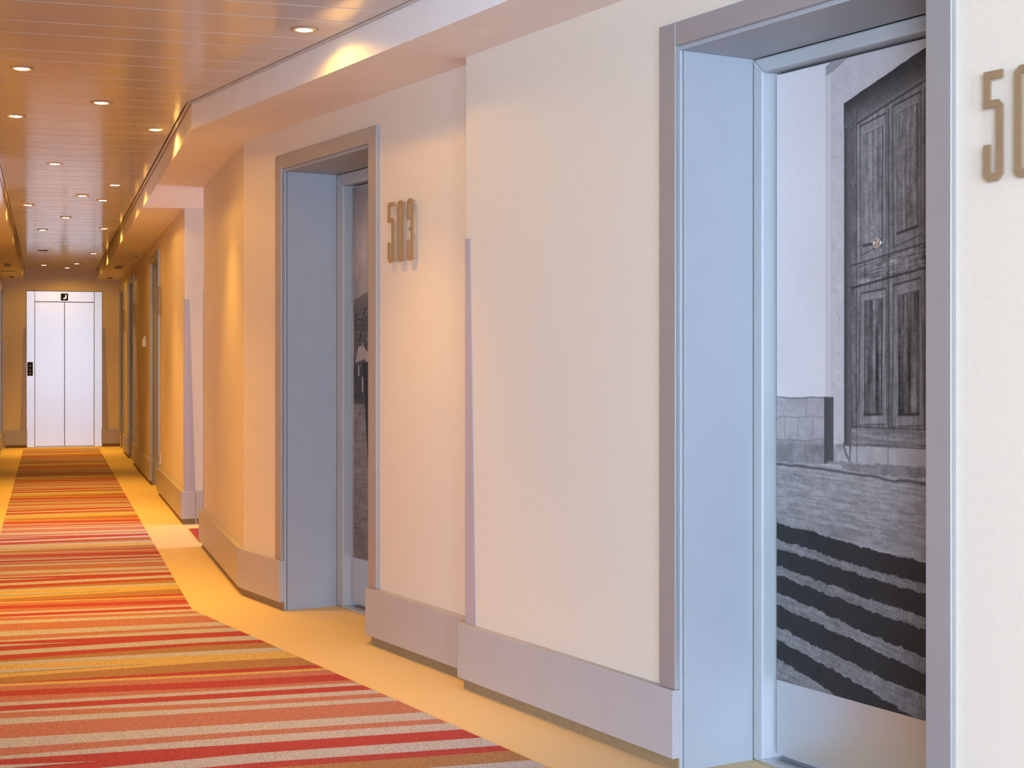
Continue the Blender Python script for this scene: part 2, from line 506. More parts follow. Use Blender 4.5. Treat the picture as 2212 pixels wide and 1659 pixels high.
# ------------------------------------------------------------------ mural prints (numpy raster -> vertex colours)
class Raster:
    def __init__(self, x0, x1, z0, z1, step, seed):
        self.nx = int((x1 - x0) / step) + 1; self.nz = int((z1 - z0) / step) + 1
        self.xs = np.linspace(x0, x1, self.nx); self.zs = np.linspace(z0, z1, self.nz)
        self.X, self.Z = np.meshgrid(self.xs * 1000, self.zs * 1000)
        self.V = np.full(self.X.shape, 0.75); self.rng = np.random.default_rng(seed)

    def noise(self, sx, sz, shear=0.0):
        gx = (self.X + 5000) / sx; gz = (self.Z + shear * self.X + 5000) / sz
        gx = gx - gx.min(); gz = gz - gz.min()
        R = self.rng.random((int(gz.max()) + 3, int(gx.max()) + 3)) * 2 - 1
        ix = gx.astype(int); iz = gz.astype(int); fx = gx - ix; fz = gz - iz
        fx = fx * fx * (3 - 2 * fx); fz = fz * fz * (3 - 2 * fz)
        return (R[iz, ix] * (1 - fx) + R[iz, ix + 1] * fx) * (1 - fz) + (R[iz + 1, ix] * (1 - fx) + R[iz + 1, ix + 1] * fx) * fz

    def mask(self, pts, jit=0.0):
        X, Z = self.X, self.Z
        if jit: Z = Z + jit * self.noise(22, 14) + 0.6 * jit * self.noise(7, 6)
        m = np.zeros(X.shape, bool)
        for i in range(len(pts)):
            (xa, za), (xb, zb) = pts[i], pts[(i + 1) % len(pts)]
            if za == zb: continue
            c = (za > Z) != (zb > Z)
            m ^= c & (X < (xb - xa) * (Z - za) / (zb - za) + xa)
        return m

    def fill(self, pts, v, jit=0.0):
        m = self.mask(pts, jit); self.V[m] = (v[m] if isinstance(v, np.ndarray) else v); return m

    def line(self, pts, w, v, a=1.0, jit=0.0):
        D = np.full(self.X.shape, 1e9); X, Z = self.X, self.Z
        if jit: Z = Z + jit * self.noise(30, 30)
        for (xa, za), (xb, zb) in zip(pts[:-1], pts[1:]):
            dx, dz = xb - xa, zb - za; L = dx * dx + dz * dz + 1e-9
            t = np.clip(((X - xa) * dx + (Z - za) * dz) / L, 0, 1)
            D = np.minimum(D, np.hypot(X - xa - t * dx, Z - za - t * dz))
        k_ = np.clip(1.3 - D / (w / 2), 0, 1) * a
        self.V = self.V * (1 - k_) + v * k_

    def loop(self, pts, w, v, a=1.0): self.line(list(pts) + [pts[0]], w, v, a)

    def mesh(self, name, y, tint):
        v = np.stack([self.X / 1000, np.full(self.X.shape, y), self.Z / 1000], -1).reshape(-1, 3)
        idx = np.arange(self.nx * self.nz).reshape(self.nz, self.nx)
        f = np.stack([idx[:-1, :-1], idx[:-1, 1:], idx[1:, 1:], idx[1:, :-1]], -1).reshape(-1, 4)
        me = bpy.data.meshes.new(name)
        me.vertices.add(len(v)); me.vertices.foreach_set('co', v.astype(np.float32).ravel())
        me.loops.add(f.size); me.loops.foreach_set('vertex_index', f.astype(np.int32).ravel())
        me.polygons.add(len(f)); me.polygons.foreach_set('loop_start', np.arange(0, f.size, 4, dtype=np.int32))
        me.update(); me.validate()
        lum = np.clip(self.V, 0.02, 1).ravel() ** 2.2
        col = np.ones((len(v), 4), np.float32)
        for q in range(3): col[:, q] = lum * tint[q]
        at = me.attributes.new('col', 'FLOAT_COLOR', 'POINT'); at.data.foreach_set('color', col.ravel())
        me.materials.append(M['print'])
        return me


def mural_old_door():
    r = Raster(0.0555, 0.924, 0.246, 2.047, 0.0023, 3)
    V = r.V
    big = r.noise(180, 240); fine = r.noise(6, 6); mid = r.noise(30, 40)
    r.V[:] = 0.86 + 0.02 * big + 0.008 * fine
    R_ = 930
    # stone surround of the old door
    sur = r.mask([(269, 2037), (324, 2059), (391, 2070), (R_, 2070), (R_, 880), (300, 880), (300, 1090), (269, 1090)])
    sv = 0.76 + 0.025 * mid + 0.02 * fine + 0.02 * big
    r.V[sur] = sv[sur]
    r.fill([(269, 1090), (292, 1090), (292, 2019), (269, 2011)], 0.80 + 0.01 * fine)
    r.fill([(269, 2037), (324, 2062), (391, 2066), (292, 2019), (269, 2011)], 0.60 + 0.02 * mid)
    r.line([(269, 2037), (324, 2060), (391, 2068)], 4, 0.50, 0.8)
    r.line([(292, 2019), (330, 2036), (391, 2064)], 3, 0.5, 0.8)
    r.line([(269, 2037), (269, 1090)], 2.5, 0.6, 0.8)
    r.line([(292, 2019), (292, 1095)], 2.5, 0.62, 0.7)
    for _ in range(46):
        x = r.rng.uniform(296, 340); z = r.rng.uniform(1100, 1920); r.line([(x, z), (x + r.rng.uniform(-3, 3), z - r.rng.uniform(1, 8))], 2.5, 0.5, 0.6)
    # dark opening
    op = [(342, 1922), (637, 2020), (653, 2025), (R_, 2035), (R_, 880), (342, 880)]
    om = r.mask(op, 2)
    grad = np.clip((r.X - 342) / 34, 0, 1)
    dv = 0.22 + 0.22 * grad ** 0.7 + 0.02 * fine
    r.V[om] = dv[om]
    r.line([(343, 1920), (343, 900)], 3, 0.78, 0.6, 3)
    # timber
    grain = r.noise(4, 160) * 0.06 + r.noise(9, 60) * 0.05 + fine * 0.045 + r.noise(14, 22) * 0.05
    wm = r.mask([(372, 1850), (394, 1857), (653, 1940), (R_, 2000), (R_, 905), (372, 905)])
    lowd = np.clip((1450 - r.Z) / 350, 0, 1) * np.clip((r.Z - 1010) / 60, 0, 1)
    tv = 0.50 - 0.07 * lowd + grain
    r.V[wm] = tv[wm]
    # shadowed lintel zone above the timber
    lm = r.mask([(342, 1922), (637, 2020), (653, 2025), (R_, 2035), (R_, 2000), (653, 1950), (394, 1870), (342, 1850)], 1)
    t = np.clip((r.Z - (1857 + (r.X - 394) * 0.31)) / 90, 0, 1)
    lv = 0.44 - 0.24 * t + 0.03 * fine + 0.02 * mid
    r.V[lm] = lv[lm]
    r.line([(380, 1860), (394, 1857), (653, 1938), (R_, 2000)], 6, 0.22, 0.9)
    r.line([(394, 1868), (653, 1949)], 3, 0.5, 0.6)
    sm = r.mask([(372, 1900), (394, 1900), (394, 905), (372, 905)]); stv = 0.42 + grain * 0.8; r.V[sm] = stv[sm]
    r.line([(394, 1900), (394, 905)], 4, 0.20, 0.85); r.line([(399, 1850), (399, 910)], 2, 0.6, 0.5)
    r.line([(372, 1850), (372, 905)], 3, 0.22, 0.7)

    def panel(o, i_, dark):
        m = r.mask(o); pv = 0.52 + grain * 0.7; r.V[m] = pv[m]
        m2 = r.mask(i_); st = r.noise(5, 300) * 0.12 + r.noise(11, 140) * 0.06
        pv2 = 0.54 - dark + st * (0.5 + dark * 4) + grain; r.V[m2] = pv2[m2]
        r.line([o[0], o[1]], 6, 0.22, 0.85); r.line([o[0], o[3]], 4, 0.25, 0.8); r.line([o[1], o[2]], 4, 0.30, 0.8); r.line([o[3], o[2]], 5, 0.28, 0.7)
        r.line([i_[0], i_[1]], 3, 0.36, 0.7); r.line([i_[1], i_[2]], 4, 0.22, 0.85); r.line([i_[0], i_[3]], 2.5, 0.34, 0.7); r.line([i_[3], i_[2]], 9, 0.20, 0.85)
        r.line([(i_[0][0] - 5, i_[0][1] + 6), (i_[1][0] + 4, i_[1][1] + 6)], 4, 0.64, 0.5)
        r.line([o[0], i_[0]], 2, 0.35, 0.6); r.line([o[1], i_[1]], 2, 0.35, 0.6)

    panel([(408, 1849), (507, 1872), (507, 1518), (410, 1490)], [(421, 1822), (494, 1839), (494, 1523), (421, 1516)], 0.02)
    panel([(533, 1887), (635, 1911), (638, 1532), (536, 1505)], [(546, 1863), (623, 1881), (625, 1555), (550, 1541)], 0.04)
    panel([(660, 1918), (760, 1940), (760, 1560), (662, 1535)], [(673, 1892), (748, 1910), (748, 1582), (675, 1570)], 0.04)
    panel([(410, 1384), (507, 1394), (510, 1025), (402, 1017)], [(424, 1363), (494, 1368), (491, 1051), (424, 1047)], 0.16)
    panel([(536, 1402), (635, 1417), (648, 1026), (531, 1018)], [(552, 1373), (628, 1385), (628, 1055), (554, 1051)], 0.17)
    panel([(660, 1420), (760, 1435), (765, 1030), (662, 1026)], [(675, 1392), (750, 1402), (750, 1060), (677, 1055)], 0.17)
    r.line([(518, 1880), (518, 910)], 5, 0.24, 0.85); r.line([(524, 1870), (524, 930)], 3, 0.62, 0.5); r.line([(512, 1870), (512, 1030)], 2, 0.32, 0.6)
    r.line([(649, 1920), (649, 920)], 5, 0.26, 0.8)
    r.line([(372, 1463), (645, 1507), (R_, 1550)], 5, 0.22, 0.85); r.line([(372, 1400), (645, 1442), (R_, 1490)], 6, 0.17, 0.9)
    r.line([(372, 1470), (645, 1514), (R_, 1557)], 3, 0.60, 0.4)
    mr = r.mask([(396, 1462), (645, 1502), (R_, 1545), (R_, 1494), (645, 1446), (396, 1406)])
    r.V[mr] += (r.noise(60, 5, -0.16) * 0.12 + r.noise(12, 12) * 0.08)[mr]
    # bottom rail and pale plinth of the old door
    br = r.mask([(372, 1008), (R_, 1016), (R_, 972), (372, 959)]); bv = 0.50 + r.noise(60, 6) * 0.08 + 0.05 * fine; r.V[br] = bv[br]
    r.line([(372, 1012), (R_, 1018)], 4, 0.2, 0.8); r.line([(372, 962), (R_, 970)], 4, 0.32, 0.8, 3)
    dp = r.mask([(372, 958), (R_, 968), (R_, 915), (369, 914)]); dpv = 0.66 + 0.04 * mid + 0.02 * fine; r.V[dp] = dpv[dp]
    r.line([(394, 1005), (394, 914)], 3, 0.28, 0.9); r.line([(515, 1005), (515, 915)], 3, 0.38, 0.8)
    jb = r.mask([(300, 960), (342, 960), (365, 955), (365, 912), (300, 905)]); jv = 0.62 + 0.12 * mid + 0.04 * fine; r.V[jb] = jv[jb]
    r.line([(342, 960), (352, 930), (366, 915)], 10, 0.36, 0.8, 4)
    # stone base of the wall
    stn = r.mask([(40, 1087), (261, 1092), (261, 900), (40, 892)])
    svv = 0.66 + 0.03 * mid + 0.03 * fine - 0.14 * np.clip((968 - r.Z) / 20, 0, 1) * (1 + 0.25 * r.noise(16, 16)) + 0.03 * r.noise(90, 60)
    r.V[stn] = svv[stn]
    r.line([(40, 1087), (300, 1092)], 5, 0.40, 0.8, 2)
    r.line([(40, 1029), (261, 1036)], 3, 0.45, 0.8, 4); r.line([(40, 963), (261, 970)], 3, 0.42, 0.8, 4)
    for x, a, b in ((187, 1032, 1090), (92, 964, 1030), (150, 966, 1032), (213, 967, 1033), (181, 897, 966)):
        r.line([(x, a), (x + 1, b)], 3, 0.46, 0.75)
    r.fill([(261, 1092), (300, 1093), (300, 910), (272, 899), (261, 900)], 0.29 + 0.05 * np.clip((r.X - 261) / 40, 0, 1) + 0.015 * fine, 2)
    # street
    st = r.mask([(40, 896), (272, 900), (300, 912), (R_, 922), (R_, 200), (40, 200)], 2)
    pav = 0.60 + r.noise(90, 5, 0.03) * 0.06 + r.noise(30, 9, 0.05) * 0.05 + fine * 0.04 - 0.06 * np.clip((880 - r.Z) / 200, 0, 1)
    r.V[st] = pav[st]
    stp = r.mask([(278, 913), (324, 908), (R_, 922), (R_, 885), (424, 884), (278, 900)], 3); r.V[stp] = (0.50 + 0.06 * mid + 0.05 * fine)[stp]
    r.line([(40, 889), (184, 887), (278, 885), (424, 879), (582, 872), (R_, 868)], 9, 0.26, 0.75, 4)
    r.line([(270, 903), (330, 893)], 12, 0.76, 0.7, 4)
    for _ in range(70):
        x = r.rng.uniform(40, 900); z = r.rng.uniform(680, 866); L = r.rng.uniform(15, 90)
        r.line([(x, z), (x + L, z - L * r.rng.uniform(-0.02, 0.10))], r.rng.uniform(1.2, 3), 0.38, 0.55, 3)
    # steps
    ext = lambda p: p + [(R_, p[-1][1] - (R_ - 653) * 0.10)]
    r1t = [(40, 714), (217, 702), (354, 687), (469, 674), (653, 665), (R_, 640)]
    dark = r.mask(r1t + [(R_, 200), (40, 200)], 3)
    dkv = 0.18 + 0.012 * fine + 0.012 * mid; r.V[dark] = dkv[dark]
    tread = 0.47 + r.noise(60, 5, 0.15) * 0.05 + fine * 0.05 + r.noise(20, 20) * 0.03 - 0.04 * np.clip((r.X - 300) / 400, -0.5, 1)
    for a, b in (([(40, 667), (217, 649), (441, 622), (653, 609)], [(40, 641), (217, 622), (441, 598), (653, 580)]),
                 ([(40, 589), (217, 566), (441, 538), (653, 520)], [(40, 561), (217, 537), (441, 508), (653, 486)]),
                 ([(40, 506), (217, 481), (441, 442), (653, 414)], [(40, 471), (217, 443), (441, 406), (653, 368)]),
                 ([(40, 408), (217, 375), (441, 338), (653, 308)], [(40, 369), (217, 336), (441, 287), (653, 237)]),
                 ([(40, 311), (217, 274), (316, 248), (368, 229)], [(40, 150), (368, 150)])):
        m = r.mask(ext(a) + ext(b)[::-1] if len(b) > 2 else a + b[::-1], 4); r.V[m] = tread[m]
    for _ in range(34):
        x = r.rng.uniform(305, 440); z = 455 - (x - 305) * 0.22 + r.rng.uniform(-22, 14); r.line([(x, z), (x + 1, z + 1.5)], 3, 0.6, 0.8)
    return r.mesh('mural_print', 0.3165, (0.88, 0.825, 0.84))


def mural_crowd():
    r = Raster(0.086, 0.900, 0.246, 2.030, 0.003, 9)
    fine = r.noise(6, 6); mid = r.noise(30, 40)
    cl = r.noise(110, 150) + 0.6 * r.noise(45, 60)
    r.V[:] = 0.62 + 0.07 * cl - 0.10 * np.clip((r.Z - 1750) / 250, 0, 1) + 0.01 * fine
    hill = r.mask([(100, 1490), (180, 1505), (260, 1522), (340, 1500), (520, 1530), (930, 1490), (930, 1400), (100, 1400)], 3); r.V[hill] = (0.40 + 0.02 * mid)[hill]
    town = r.mask([(100, 1455), (160, 1440), (240, 1462), (320, 1480), (930, 1450), (930, 1180), (100, 1180)], 8)
    tv = 0.30 + 0.10 * r.noise(7, 14) + 0.08 * r.noise(16, 9); tv[(r.noise(5, 5) > 0.62)] = 0.66; r.V[town] = tv[town]
    r.fill([(100, 1375), (930, 1372), (930, 1340), (100, 1342)], 0.30, 2)
    pave = r.mask([(100, 1000), (930, 1000), (930, 200), (100, 200)])
    pv = 0.47 + r.noise(70, 5) * 0.05 + fine * 0.05 + r.noise(40, 18) * 0.04 - 0.05 * np.clip((700 - r.Z) / 400, 0, 1); r.V[pave] = pv[pave]
    for z in range(270, 990, 42): r.line([(100, z), (930, z + 6)], 2.5, 0.33, 0.7, 6)
    crowd = r.mask([(100, 1200), (930, 1200), (930, 995), (100, 985)], 8); cv = 0.26 + 0.12 * r.noise(12, 30) + 0.07 * r.noise(6, 8); r.V[crowd] = cv[crowd]
    # umbrella, a walker in light trousers beside it, a dark coat hem
    r.fill([(118, 1185), (150, 1262), (200, 1272), (270, 1225), (300, 1165), (220, 1200)], 0.62 + 0.05 * r.noise(8, 30), 4)
    r.fill([(130, 1170), (160, 1185), (185, 1120), (180, 1010), (150, 1000), (140, 1080)], 0.24, 3)
    r.fill([(146, 1168), (160, 1172), (168, 1125), (152, 1120)], 0.60, 2); r.fill([(192, 1120), (212, 1120), (206, 1050), (194, 1045)], 0.62, 3)
    r.fill([(196, 1185), (300, 1190), (360, 700), (330, 400), (310, 400), (262, 700), (222, 1000)], 0.16 + 0.01 * fine, 2)
    return r.mesh('mural_print', 0.3165, (1.02, 0.96, 0.98))


# ------------------------------------------------------------------ doors
def make_door(name, loc, rz, label, mural=None, mural_label=None, left_base=0.2405, right_base=0.2405, jl=0.045):
    e = empty(name, loc, rz); tag(e, label, 'door', kind='structure')
    f = MB(); f.box(-0.08, -0.0012, -0.017, -0.0004, left_base, 2.18); build('architrave', f, M['frame'], e, 0.002)
    f = MB(); f.box(OW + 0.0012, OW + 0.08, -0.017, -0.0004, right_base, 2.18); build('architrave', f, M['frame'], e, 0.002)
    f = MB(); f.box(0, OW, -0.0172, -0.0004, OH + 0.012, 2.18); build('lintel', f, M['frame'], e, 0.002)
    f = MB(); f.box(-0.0195, -0.0005, 0.0, 0.010, 0.0, OH + 0.006); build('edge_strip', f, M['jamb'], e, 0.0015)
    f = MB(); f.box(-0.0195, 0.0025, 0.0135, 0.2695, 0.0, OH); build('reveal_panel', f, M['reveal'], e, 0.001)
    f = MB(); f.box(OW + 0.0005, OW + 0.0195, 0.0, 0.2695, 0.0, OH); build('reveal_panel', f, M['reveal'], e, 0.001)
    f = MB(); f.box(-0.0195, OW + 0.0195, 0.0, 0.2695, OH, OH + 0.0195); build('reveal_head', f, M['reveal'], e, 0.001)
    # inner jamb frame, mitred, with rounded nose
    zi = 2.056 if jl < 0.06 else 2.042
    f = MB(); f.wprism([(0.0, 0.0), (jl, 0.0), (jl, zi), (0.0, OH - 0.0005)], 0.27, 0.365); build('jamb', f, M['jamb'], e, 0.007)
    f = MB(); f.wprism([(OW, 0.0), (OW, OH - 0.0005), (OW - 0.045, zi), (OW - 0.045, 0.0)], 0.27, 0.365); build('jamb', f, M['jamb'], e, 0.007)
    f = MB(); f.wprism([(0.0, OH - 0.0005), (jl, zi), (OW - 0.045, zi), (OW, OH - 0.0005)], 0.27, 0.365); build('jamb_head', f, M['jamb'], e, 0.007)
    f = MB(); f.wprism([(0, 0), (OW, 0), (OW, 2.0), (0, 2.0)], 0.372, 0.379); build('stop', f, M['dark'], e)
    f = MB(); f.box(jl, OW - 0.045, 0.262, 0.36, 0.0005, 0.012); f.box(jl, OW - 0.045, 0.34, 0.36, 0.012, 0.02); build('threshold', f, M['alu'], e, 0.002)
    f = MB(); f.box(jl + 0.010, OW - 0.05, 0.3185, 0.362, 0.024, zi - 0.006); leaf = build('door_leaf', f, M['leaf'], e, 0.001)
    f = MB(); f.box(jl + 0.0105, OW - 0.051, 0.3160, 0.3183, 0.026, 0.2455); build('kick_plate', f, M['alu'], leaf)
    if mural:
        mo = link('mural_print', mural, leaf)
        if mural_label: mo['label'] = mural_label
    return e, leaf


loc, rz = frB(SN, D2)
d1, leaf1 = make_door('door_1', loc, rz, 'nearest grey door with a photo print of an old wooden door above steps', mural_old_door(),
                      'black and white print of an old panelled door, stone wall and street steps')
ph = MB(); ph.lathe([(0.0, 0.309), (0.006, 0.309), (0.009, 0.311), (0.0095, 0.307), (0.0145, 0.3065), (0.0165, 0.309), (0.0165, 0.3165)], 28, 'y', (0.481, 0, 1.52))
po = build('peephole', ph, M['chrome'], leaf1, smooth=True)
ph = MB(); ph.lathe([(0.0, 0.3085), (0.0055, 0.3085)], 20, 'y', (0.481, 0, 1.52))
loc, rz = frB(S5, D1)
d2, leaf2 = make_door('door_2', loc, rz, 'second grey door from the right, beside the number 503, partly seen print', mural_crowd(),
                      'print of a cloudy sky over a town and walkers on paving', jl=0.075)
loc, rz = frA(YD[0]); d3, _ = make_door('door_3', loc, rz, 'first far door on the right beyond the side corridor')
for nm, (lc, rz_), lb in (('door_4', frA(YD[1]), 'second far door on the right beyond the side corridor'),
                          ('door_5', frA(YD[2]), 'last narrow-looking right door next to the end wall'),
                          ('door_6', ((XL, YLD, 0), math.pi / 2), 'grey door frame on the left wall beside the end wall')):
    c = copy_tree(d3); c.name = nm; c.location = lc; c.rotation_euler = (0, 0, rz_); c['label'] = lb

# ------------------------------------------------------------------ room numbers
DW, DH, DT, DC = 0.053, 0.245, 0.018, 0.013
w_, h_, t_, c_ = DW, DH, DT, DC
DIG5 = [(0, h_), (w_, h_), (w_, h_ - t_), (t_, h_ - t_), (t_, h_ * .735), (w_ - c_, h_ * .735), (w_, h_ * .735 - c_), (w_, c_), (w_ - c_, 0), (c_, 0), (0, c_),
        (0, .335 * h_), (t_, .335 * h_), (t_, t_), (w_ - t_, t_), (w_ - t_, .668 * h_), (0, .668 * h_)]
DIG3 = [(c_, h_), (w_ - c_, h_), (w_, h_ - c_), (w_, .54 * h_), (w_ - .009, .505 * h_), (w_, .47 * h_), (w_, c_), (w_ - c_, 0), (c_, 0), (0, c_), (0, .335 * h_), (t_, .335 * h_),
        (t_, t_), (w_ - t_, t_), (w_ - t_, .472 * h_), (w_ - t_ - .015, .472 * h_), (w_ - t_ - .015, .538 * h_), (w_ - t_, .538 * h_), (w_ - t_, h_ - t_), (t_, h_ - t_), (t_, .667 * h_), (0, .667 * h_), (0, h_ - c_)]
O0 = [(c_, h_), (w_ - c_, h_), (w_, h_ - c_), (w_, c_), (w_ - c_, 0), (c_, 0), (0, c_), (0, h_ - c_)]
I0 = [(t_ + .001, h_ - t_), (w_ - t_ - .001, h_ - t_), (w_ - t_, h_ - t_ - .001), (w_ - t_, t_ + .001), (w_ - t_ - .001, t_), (t_ + .001, t_), (t_, t_ + .001), (t_, h_ - t_ - .001)]


def digit_mesh(ch):
    mb = MB()
    if ch == '0':
        n = len(mb.v)
        for yv in (-0.026, -0.020):
            mb.v += [(p[0], yv, p[1]) for p in O0] + [(p[0], yv, p[1]) for p in I0]
        for i in range(8):
            j = (i + 1) % 8
            for q in ([i, j, 8 + j, 8 + i], [16 + i, 24 + i, 24 + j, 16 + j], [i, 16 + i, 16 + j, j], [8 + i, 8 + j, 24 + j, 24 + i]):
                mb.f.append([n + a_ for a_ in q]); mb.m.append(0)
    else:
        mb.wprism(DIG5 if ch == '5' else DIG3, -0.026, -0.020)
    for zz in (0.006, DH - 0.009): # standoff pins
        mb.box(DW / 2 - 0.002, DW / 2 + 0.002, -0.0201, -0.0003, zz, zz + 0.004, 1)
    return mb.mesh('digit', [M['bronze'], M['bronze']])


DM = {c: digit_mesh(c) for c in '503'}


def number(name, loc, rz, text, label, x0, z0=1.597):
    e = empty('room_number', (0, 0, 0), rz)
    R = Matrix.Rotation(rz, 3, 'Z'); p = Vector(loc) + R @ Vector((x0, 0, z0))
    e.location = p
    tag(e, label, 'room number', 'bronze room numbers')
    for i, ch in enumerate(text):
        o = link('digit', DM[ch], e); o.location = (i * 0.0875, 0, 0)


loc, rz = frB(S5, D1)
number('n', loc, rz, '503', 'bronze room number 503 mounted beside the second door', S5 - 5.571)
loc, rz = frB(SN, D2)
number('n', loc, rz, '50', 'bronze room number cut by the right picture edge', SN - 2.366)
for yq, lb in ((13.70 - 0.02, 'bronze room number seen edge-on beside the first far right door'),
               (17.80 - 0.03, 'bronze room number seen edge-on beside the second far right door'),
               (20.165 - 0.03, 'bronze room number seen edge-on beside the last right door')):
    loc, rz = frA(yq)
    number('n', loc, rz, '50', lb, 0.02)

# ------------------------------------------------------------------ tapered corner guards
def guard(loc, rz, sgn, label, z0=0.2405, z1=1.64, wt=0.034, wb=0.076, wrap=True):
    mb = MB()
    mb.wprism([(0, z0), (sgn * wb, z0), (sgn * wt, z1), (0, z1)], -0.003, -0.0003)
    if wrap: mb.box(min(0, -sgn * 0.003), max(0, -sgn * 0.003), -0.003, 0.05, z0, z1)
    o = build('corner_guard', mb, M['guard']); o.location = loc; o.rotation_euler = (0, 0, rz)
    return tag(o, label, 'corner guard', 'tapered grey corner guards')


loc, rz = frB(4.82, D2); guard(loc, rz, 1, 'tapered lilac-grey guard on the proud wall corner right of number 503')
guard((XA, YC1, 0), 0, 1, 'tapered lilac-grey guard on the far corner of the side corridor')
loc, rz = frA(YC0); guard(loc, rz, 1, 'thin dark guard edge on the near corner of the side corridor', wt=0.004, wb=0.006)
guard((EX0, YEND, 0), 0, -1, 'tapered grey guard left of the elevator')
guard((EX1, YEND, 0), 0, 1, 'tapered grey guard right of the elevator')

# ------------------------------------------------------------------ elevator
ev = empty('elevator_entrance', ((EX0 + EX1) / 2, YEND + 0.03, 0)); tag(ev, 'brushed steel elevator doors with frame at the corridor end', 'elevator')
cx = (EX0 + EX1) / 2; W2 = (EX1 - EX0) / 2 - 0.003; jw = 0.108
f = MB(); f.box(-W2, -W2 + jw, 0, 0.16, 0.001, EH - 0.004); jl_ = build('jamb', f, M['steel'], ev, 0.004)
f = MB(); f.box(W2 - jw, W2, 0, 0.16, 0.001, EH - 0.004); build('jamb', f, M['steel'], ev, 0.004)
f = MB(); f.box(-W2 + jw + 0.002, W2 - jw - 0.002, 0.002, 0.16, 1.996, EH - 0.004); hd = build('header', f, M['steel'], ev, 0.002)
f = MB(); f.box(-W2 + jw + 0.003, -0.003, 0.03, 0.07, 0.014, 1.990); build('door_panel', f, M['steel'], ev, 0.002)
f = MB(); f.box(0.003, W2 - jw - 0.003, 0.034, 0.074, 0.014, 1.990); build('door_panel', f, M['steel'], ev, 0.002)
f = MB(); f.box(-W2 + jw, W2 - jw, 0.09, 0.15, 0.0, 2.0); build('shaft_back', f, M['dark'], ev)
f = MB(); f.box(-W2 + jw, W2 - jw, 0.0, 0.09, 0.0008, 0.010); build('sill', f, M['alu'], ev)
f = MB(); f.box(-0.050, 0.046, -0.008, 0.0015, 2.012, 2.110); dp_ = build('floor_display', f, M['black'], hd, 0.003)
f = MB(); f.wprism([(0.010, 2.088), (0.022, 2.095), (0.024, 2.050), (0.012, 2.034), (-0.018, 2.036), (-0.018, 2.048), (0.006, 2.050)], -0.0095, -0.008)
g_ = build('lit_figure', f, M['glyph'], hd)
cp = MB(); cp.box(-0.265 - cx, -0.193 - cx, -0.006, -0.0002, 0.979, 1.168); call = build('call_panel', cp, M['black'], jl_, 0.003)
call['label'] = 'black call panel with buttons'
for zz, mt in ((1.115, 'chrome'), (1.060, 'bronze'), (1.015, 'chrome')):
    b = MB(); b.lathe([(0.0, -0.011), (0.011, -0.011), (0.013, -0.009), (0.013, -0.006)], 20, 'y', (-0.229 - cx, 0, zz)); build('button', b, M[mt], jl_, smooth=True)

# ------------------------------------------------------------------ downlights
LAMPS = [(0.300, 4.720), (0.912, 5.578), (-0.104, 6.673), (0.245, 7.449), (-0.154, 7.986), (0.550, 8.231), (0.042, 9.854), (0.451, 10.928), (0.248, 11.708), (0.405, 12.001),  # first entry added out of view to brighten the near runner
         (-0.151, 12.535), (0.149, 13.537), (0.505, 14.575), (-0.046, 14.902), (0.506, 18.033), (0.356, 20.003), (-0.046, 20.422), (0.250, 20.950)]
NTH = ['out', 'nearest', 'second nearest', 'third nearest', 'fourth nearest', 'fifth nearest', 'sixth nearest', 'seventh nearest', 'eighth nearest', 'ninth nearest', 'tenth nearest',
       'eleventh nearest', 'twelfth nearest', 'thirteenth nearest', 'fourteenth nearest', 'third farthest', 'second farthest', 'farthest']
rim = MB(); rim.lathe([(0.030, -0.0010), (0.032, -0.0045), (0.039, -0.0062), (0.046, -0.0045), (0.0475, 0.0)], 36)
rim_me = rim.mesh('trim_ring', M['rim'])
rim_shade = MB(); rim_shade.lathe([(0.0475, -0.0006), (0.0505, -0.0006)], 36); rim_shade_me = rim_shade.mesh('painted_rim_shadow', M['dark'])  # flat dark ring: the shadow behind the rim put into its colour
lam = MB(); lam.lathe([(0.0, -0.0068), (0.014, -0.0064), (0.024, -0.0052), (0.0300, -0.0030), (0.0315, -0.0012)], 32); lam_me = lam.mesh('lamp', M['lamp'])
sp = bpy.data.lights.new('downlight_beam', 'SPOT'); sp.energy = LAMP_W; sp.color = WARM; sp.spot_size = math.radians(80); sp.spot_blend = 1.0; sp.shadow_soft_size = 0.03
sq = bpy.data.lights.new('downlight_spill', 'SPOT'); sq.energy = SPILL_W; sq.color = WARM; sq.spot_size = math.radians(165); sq.spot_blend = 0.35; sq.shadow_soft_size = 0.02
for (lx, ly), nth in zip(LAMPS, NTH):
    e = empty('downlight', (lx, ly, HC))
    side = 'right' if lx > 0.3 else ('left' if lx < 0.0 else 'middle')
    lbl = f'{nth} glowing round downlight in the slatted ceiling, on the {side} side' if 'out' not in nth else f'added unseen ceiling downlight above the near runner, just beyond the top picture edge'
    tag(e, lbl, 'downlight', 'warm downlights in the slatted ceiling')
    link('trim_ring', rim_me, e, smooth=True); link('lamp', lam_me, e, smooth=True); link('painted_rim_shadow', rim_shade_me, e)
    l = bpy.data.objects.new('downlight_beam', sp); COL.objects.link(l); l.parent = e; l.location = (0, 0, -0.016)
    l = bpy.data.objects.new('downlight_spill', sq); COL.objects.link(l); l.parent = e; l.location = (0, 0, -0.016)

# unlit recessed fitting
e = empty('ceiling_sensor', (-0.05, 17.742, HC)); tag(e, 'small unlit black and chrome ceiling fitting above the far runner', 'ceiling sensor')
s_ = MB(); s_.lathe([(0.0, -0.004), (0.045, -0.004), (0.060, -0.002), (0.062, 0.0)], 28); build('housing', s_, M['black'], e, smooth=True)
s_ = MB(); s_.lathe([(0.0, -0.014), (0.010, -0.013), (0.018, -0.009), (0.020, -0.004)], 24, 'z', (0.03, 0, 0)); build('lens', s_, M['chrome'], e, smooth=True)

